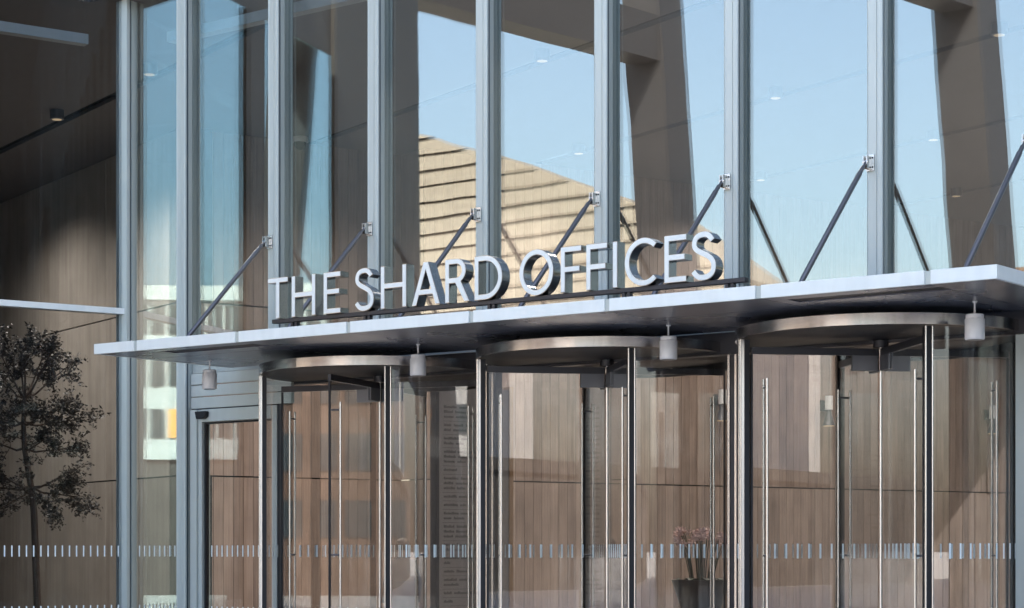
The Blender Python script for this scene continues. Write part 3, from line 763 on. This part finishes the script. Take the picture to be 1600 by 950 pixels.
def grow(p, d, L, r, depth):
    n = 4; pts = [p]; q = p.copy(); dd = d.copy()
    for i in range(n):
        dd = (dd + Vector((random.gauss(0, .22), random.gauss(0, .22), random.gauss(0, .16) + (.06 if depth > 1 else -.02)))).normalized()
        q = q + dd * L / n; pts.append(q.copy())
    (tb if depth >= 3 else twigs).tube(pts, [r * (1 - .14 * i) for i in range(n + 1)], 6 if depth >= 2 else 4, cap=False)
    if depth == 0:
        for s in pts[1:]: leafcl(s, 3, .022)
        return
    for i in range(1, n + 1):
        for _ in range(2 if depth > 1 else (2 if i > 1 else 1)):
            a = random.uniform(.5, 1.1); ax = Vector((random.uniform(-1, 1), random.uniform(-1, 1), random.uniform(-.5, .5))).normalized()
            nd = (Matrix.Rotation(a, 3, ax) @ dd); nd.z *= .75
            grow(pts[i], nd.normalized(), L * random.uniform(.45, .65), r * .5, depth - 1)
for base, tips in ((trunk[6], [(10, 560, -.25), (24, 552, .2), (42, 545, -.1), (62, 548, .25), (84, 556, -.2), (98, 575, .1), (-8, 585, .1)]),
                   (trunk[5], [(-12, 660, -.2), (2, 640, .25), (92, 640, -.15), (108, 655, .2), (70, 655, -.35)]),
                   (trunk[4], [(-14, 690, .15), (98, 700, .2), (75, 690, -.3)]),
                   (trunk[3], [(-16, 760, -.2), (0, 790, .25), (104, 745, -.2), (112, 775, .2), (88, 790, -.35), (10, 745, -.35)])):
    for X, Z, y in tips:
        e = pt(X, Z, y); v = e - base; mid = base + v * .5 + Vector((0, 0, -.03))
        tb.tube([base, base + v * .25 + Vector((0, 0, -.05)), mid, e], [.020, .016, .012, .007], 6, cap=False)
        for q in (base + v * .45, base + v * .7, base + v * .88, e):
            for _ in range(2):
                nd = (v.normalized() + Vector((random.gauss(0, .7), random.gauss(0, .7), random.gauss(.15, .5)))).normalized()
                grow(q, nd, random.uniform(.20, .32), .005, 1)
tb.build('trunk', BARK, tree, smooth=True)
cr = twigs.build('twigs', BARK, tree, kind='stuff')
leaves.build('crown', LEAF, tree, kind='stuff')
MB().lathe([(.26, 0), (.30, .03), (.36, .46), (.34, .46), (.33, .42), (.03, .42)], 32).build('tree_pot', POT, tree, smooth=True)

# ------------------------------------------------------------------ the street the glass reflects (behind and beside the camera)
pf = None
for k, u in enumerate((-9.0, -1.7)):
    if pf is None:
        pf = thing('portal_frame', (0, 0, 0), FZ)
        m = MB(); h = .5
        for z, s in ((0, .95), (20, -.55)):
            m.v += [(s - h, -h, z), (s + h, -h, z), (s + h, h, z), (s - h, h, z)]
        m.f += [(0, 3, 2, 1), (4, 5, 6, 7), (0, 1, 5, 4), (1, 2, 6, 5), (2, 3, 7, 6), (3, 0, 4, 7)]
        m.build('column', BRONZE, pf)
        a = R_(-23)  # the beam leaves the column towards the tower
        b = MB().box(.0, 21, -.35, .35, 12.45, 13.45).build('beam', BRONZE, pf, rot=(0, 0, R_(97.7)), loc=(.1, .3, 0))
        o = pf
    else: o = copy_tree(pf)
    o.location = FW(u, 21.5, 0)
    tag(o, ('leaning dark bronze portal frame mirrored in the glass above the end of the sign', 'leaning dark bronze portal frame mirrored in the glass near the right edge')[k], 'frame', 'portal frames across the street')

st = thing('station_hall', FW(-34.5, 43.6, 0), FZ, 'tan station hall clad in horizontal planks, mirrored in the glass above the sign', 'building')
def roof_u(z):                                        # right end of a plank at height z (local x)
    prof = [(0, 14.5), (11.2, 14.5), (14.0, 10.3), (18.0, 0.0), (18.6, -3.0)]
    for (z0, x0), (z1, x1) in zip(prof, prof[1:]):
        if z <= z1: return x0 + (x1 - x0) * (z - z0) / (z1 - z0)
    return -3.0
z = 0.3; ph = .62
while z + ph < 18.5:
    m = MB(); x0, xa, xb = -18, roof_u(z), roof_u(z + ph - .06)
    t = random.uniform(0, .05)
    m.add([(x0, -.02, z), (xa, -.02, z), (xb, -.02, z + ph - .06), (x0, -.02, z + ph - .06), (x0, .16 + t, z), (xa, .16 + t, z), (xb, .06 + t, z + ph - .06), (x0, .06 + t, z + ph - .06)],
          [(0, 1, 2, 3), (7, 6, 5, 4), (4, 5, 1, 0), (5, 6, 2, 1), (6, 7, 3, 2), (7, 4, 0, 3)])
    m.build('plank', TAN, st); z += ph
MB().wallprism([(-18, 0), (14.4, 0), (14.4, 11.1), (10.2, 13.9), (0, 17.9), (-3, 18.4), (-18, 18.4)], -4, -.05).build('hall_wall', TAN, st)

def block(name, u0, u1, wout, depth, h, mat, label, rows=0, cols=0, winmat=None, wh=1.5, z0=1.2, warm=()):
    b = thing(name, FW(u0, wout, 0), FZ, label, 'building')
    MB().box(0, u1 - u0, -depth, 0, 0, h).build('wall', mat, b)
    MB().box(-.2, u1 - u0 + .2, -depth - .2, .2, h + .001, h + .5).build('roof_parapet', mat, b)
    if rows:
        fh = (h - z0) / rows; cw = (u1 - u0) / cols
        me = MB().box(.12 * cw, .88 * cw, .005, .06, .35 * fh, .35 * fh + min(wh, .55 * fh)).mesh('window', winmat)
        mw = MB().box(.12 * cw, .88 * cw, .005, .06, .35 * fh, .35 * fh + min(wh, .55 * fh)).mesh('window', ORANGE)
        for i in range(rows):
            for j in range(cols): shared(mw if (i, j) in warm else me, 'window', b, (j * cw, 0, z0 + i * fh))
    return b
block('white_office_block', -96, -64, 70, 16, 15.5, CONC, 'white office block with window bands, mirrored in the narrow corner pane', 4, 18, WING, 1.7, 1.5, ((1, 8), (1, 9), (1, 10)))
block('brick_terrace', -19.8, -4.2, 46, 9, 10.4, BRICK, 'low brown brick terrace mirrored in the right hand panes', 4, 13, WING, 1.5)
wt_ = block('white_terrace', -4, 12, 46, 9, 10.4, CONC, 'white terrace with small windows mirrored in the narrow corner pane below the canopy', 3, 26, WING, 1.0, 4.9, ((0, 14), (0, 15), (0, 18)))
MB().box(-.05, 16.05, .002, .3, 0, 4.75).build('shopfront', STONE, wt_)
MB().box(-.05, 16.05, .002, .45, 4.76, 5.0).build('shop_fascia', CONC, wt_)
block('added_low_block', 34, 96, 34, 2, 4.6, STONE, 'long low dark block, unseen, added to end the mirrored streaks in the door glass')  # unseen block added as the dark foot of mirrored streaks
for k, (u, wd_, hh) in enumerate(((44, 2.4, 13), (55, 1.7, 21), (66, 3.4, 12), (79, 1.2, 17))):
    block('added_streak_slab', u, u + wd_, 38, 4, hh, CONC, ('short wide', 'slender tall', 'broad low', 'narrowest')[k] + ' white slab, unseen, added to streak the door glass reflections')['group'] = 'unseen white slabs added for door glass streaks'  # unseen slabs added so the door glass mirrors bright streaks
block('added_dark_block', 36, 110, -4, 9, 30, STONE, 'tall dark block, unseen, added to darken the side glass reflection', 8, 20, WING, 1.8)  # unseen block added to darken side glass reflections and shade the plaza
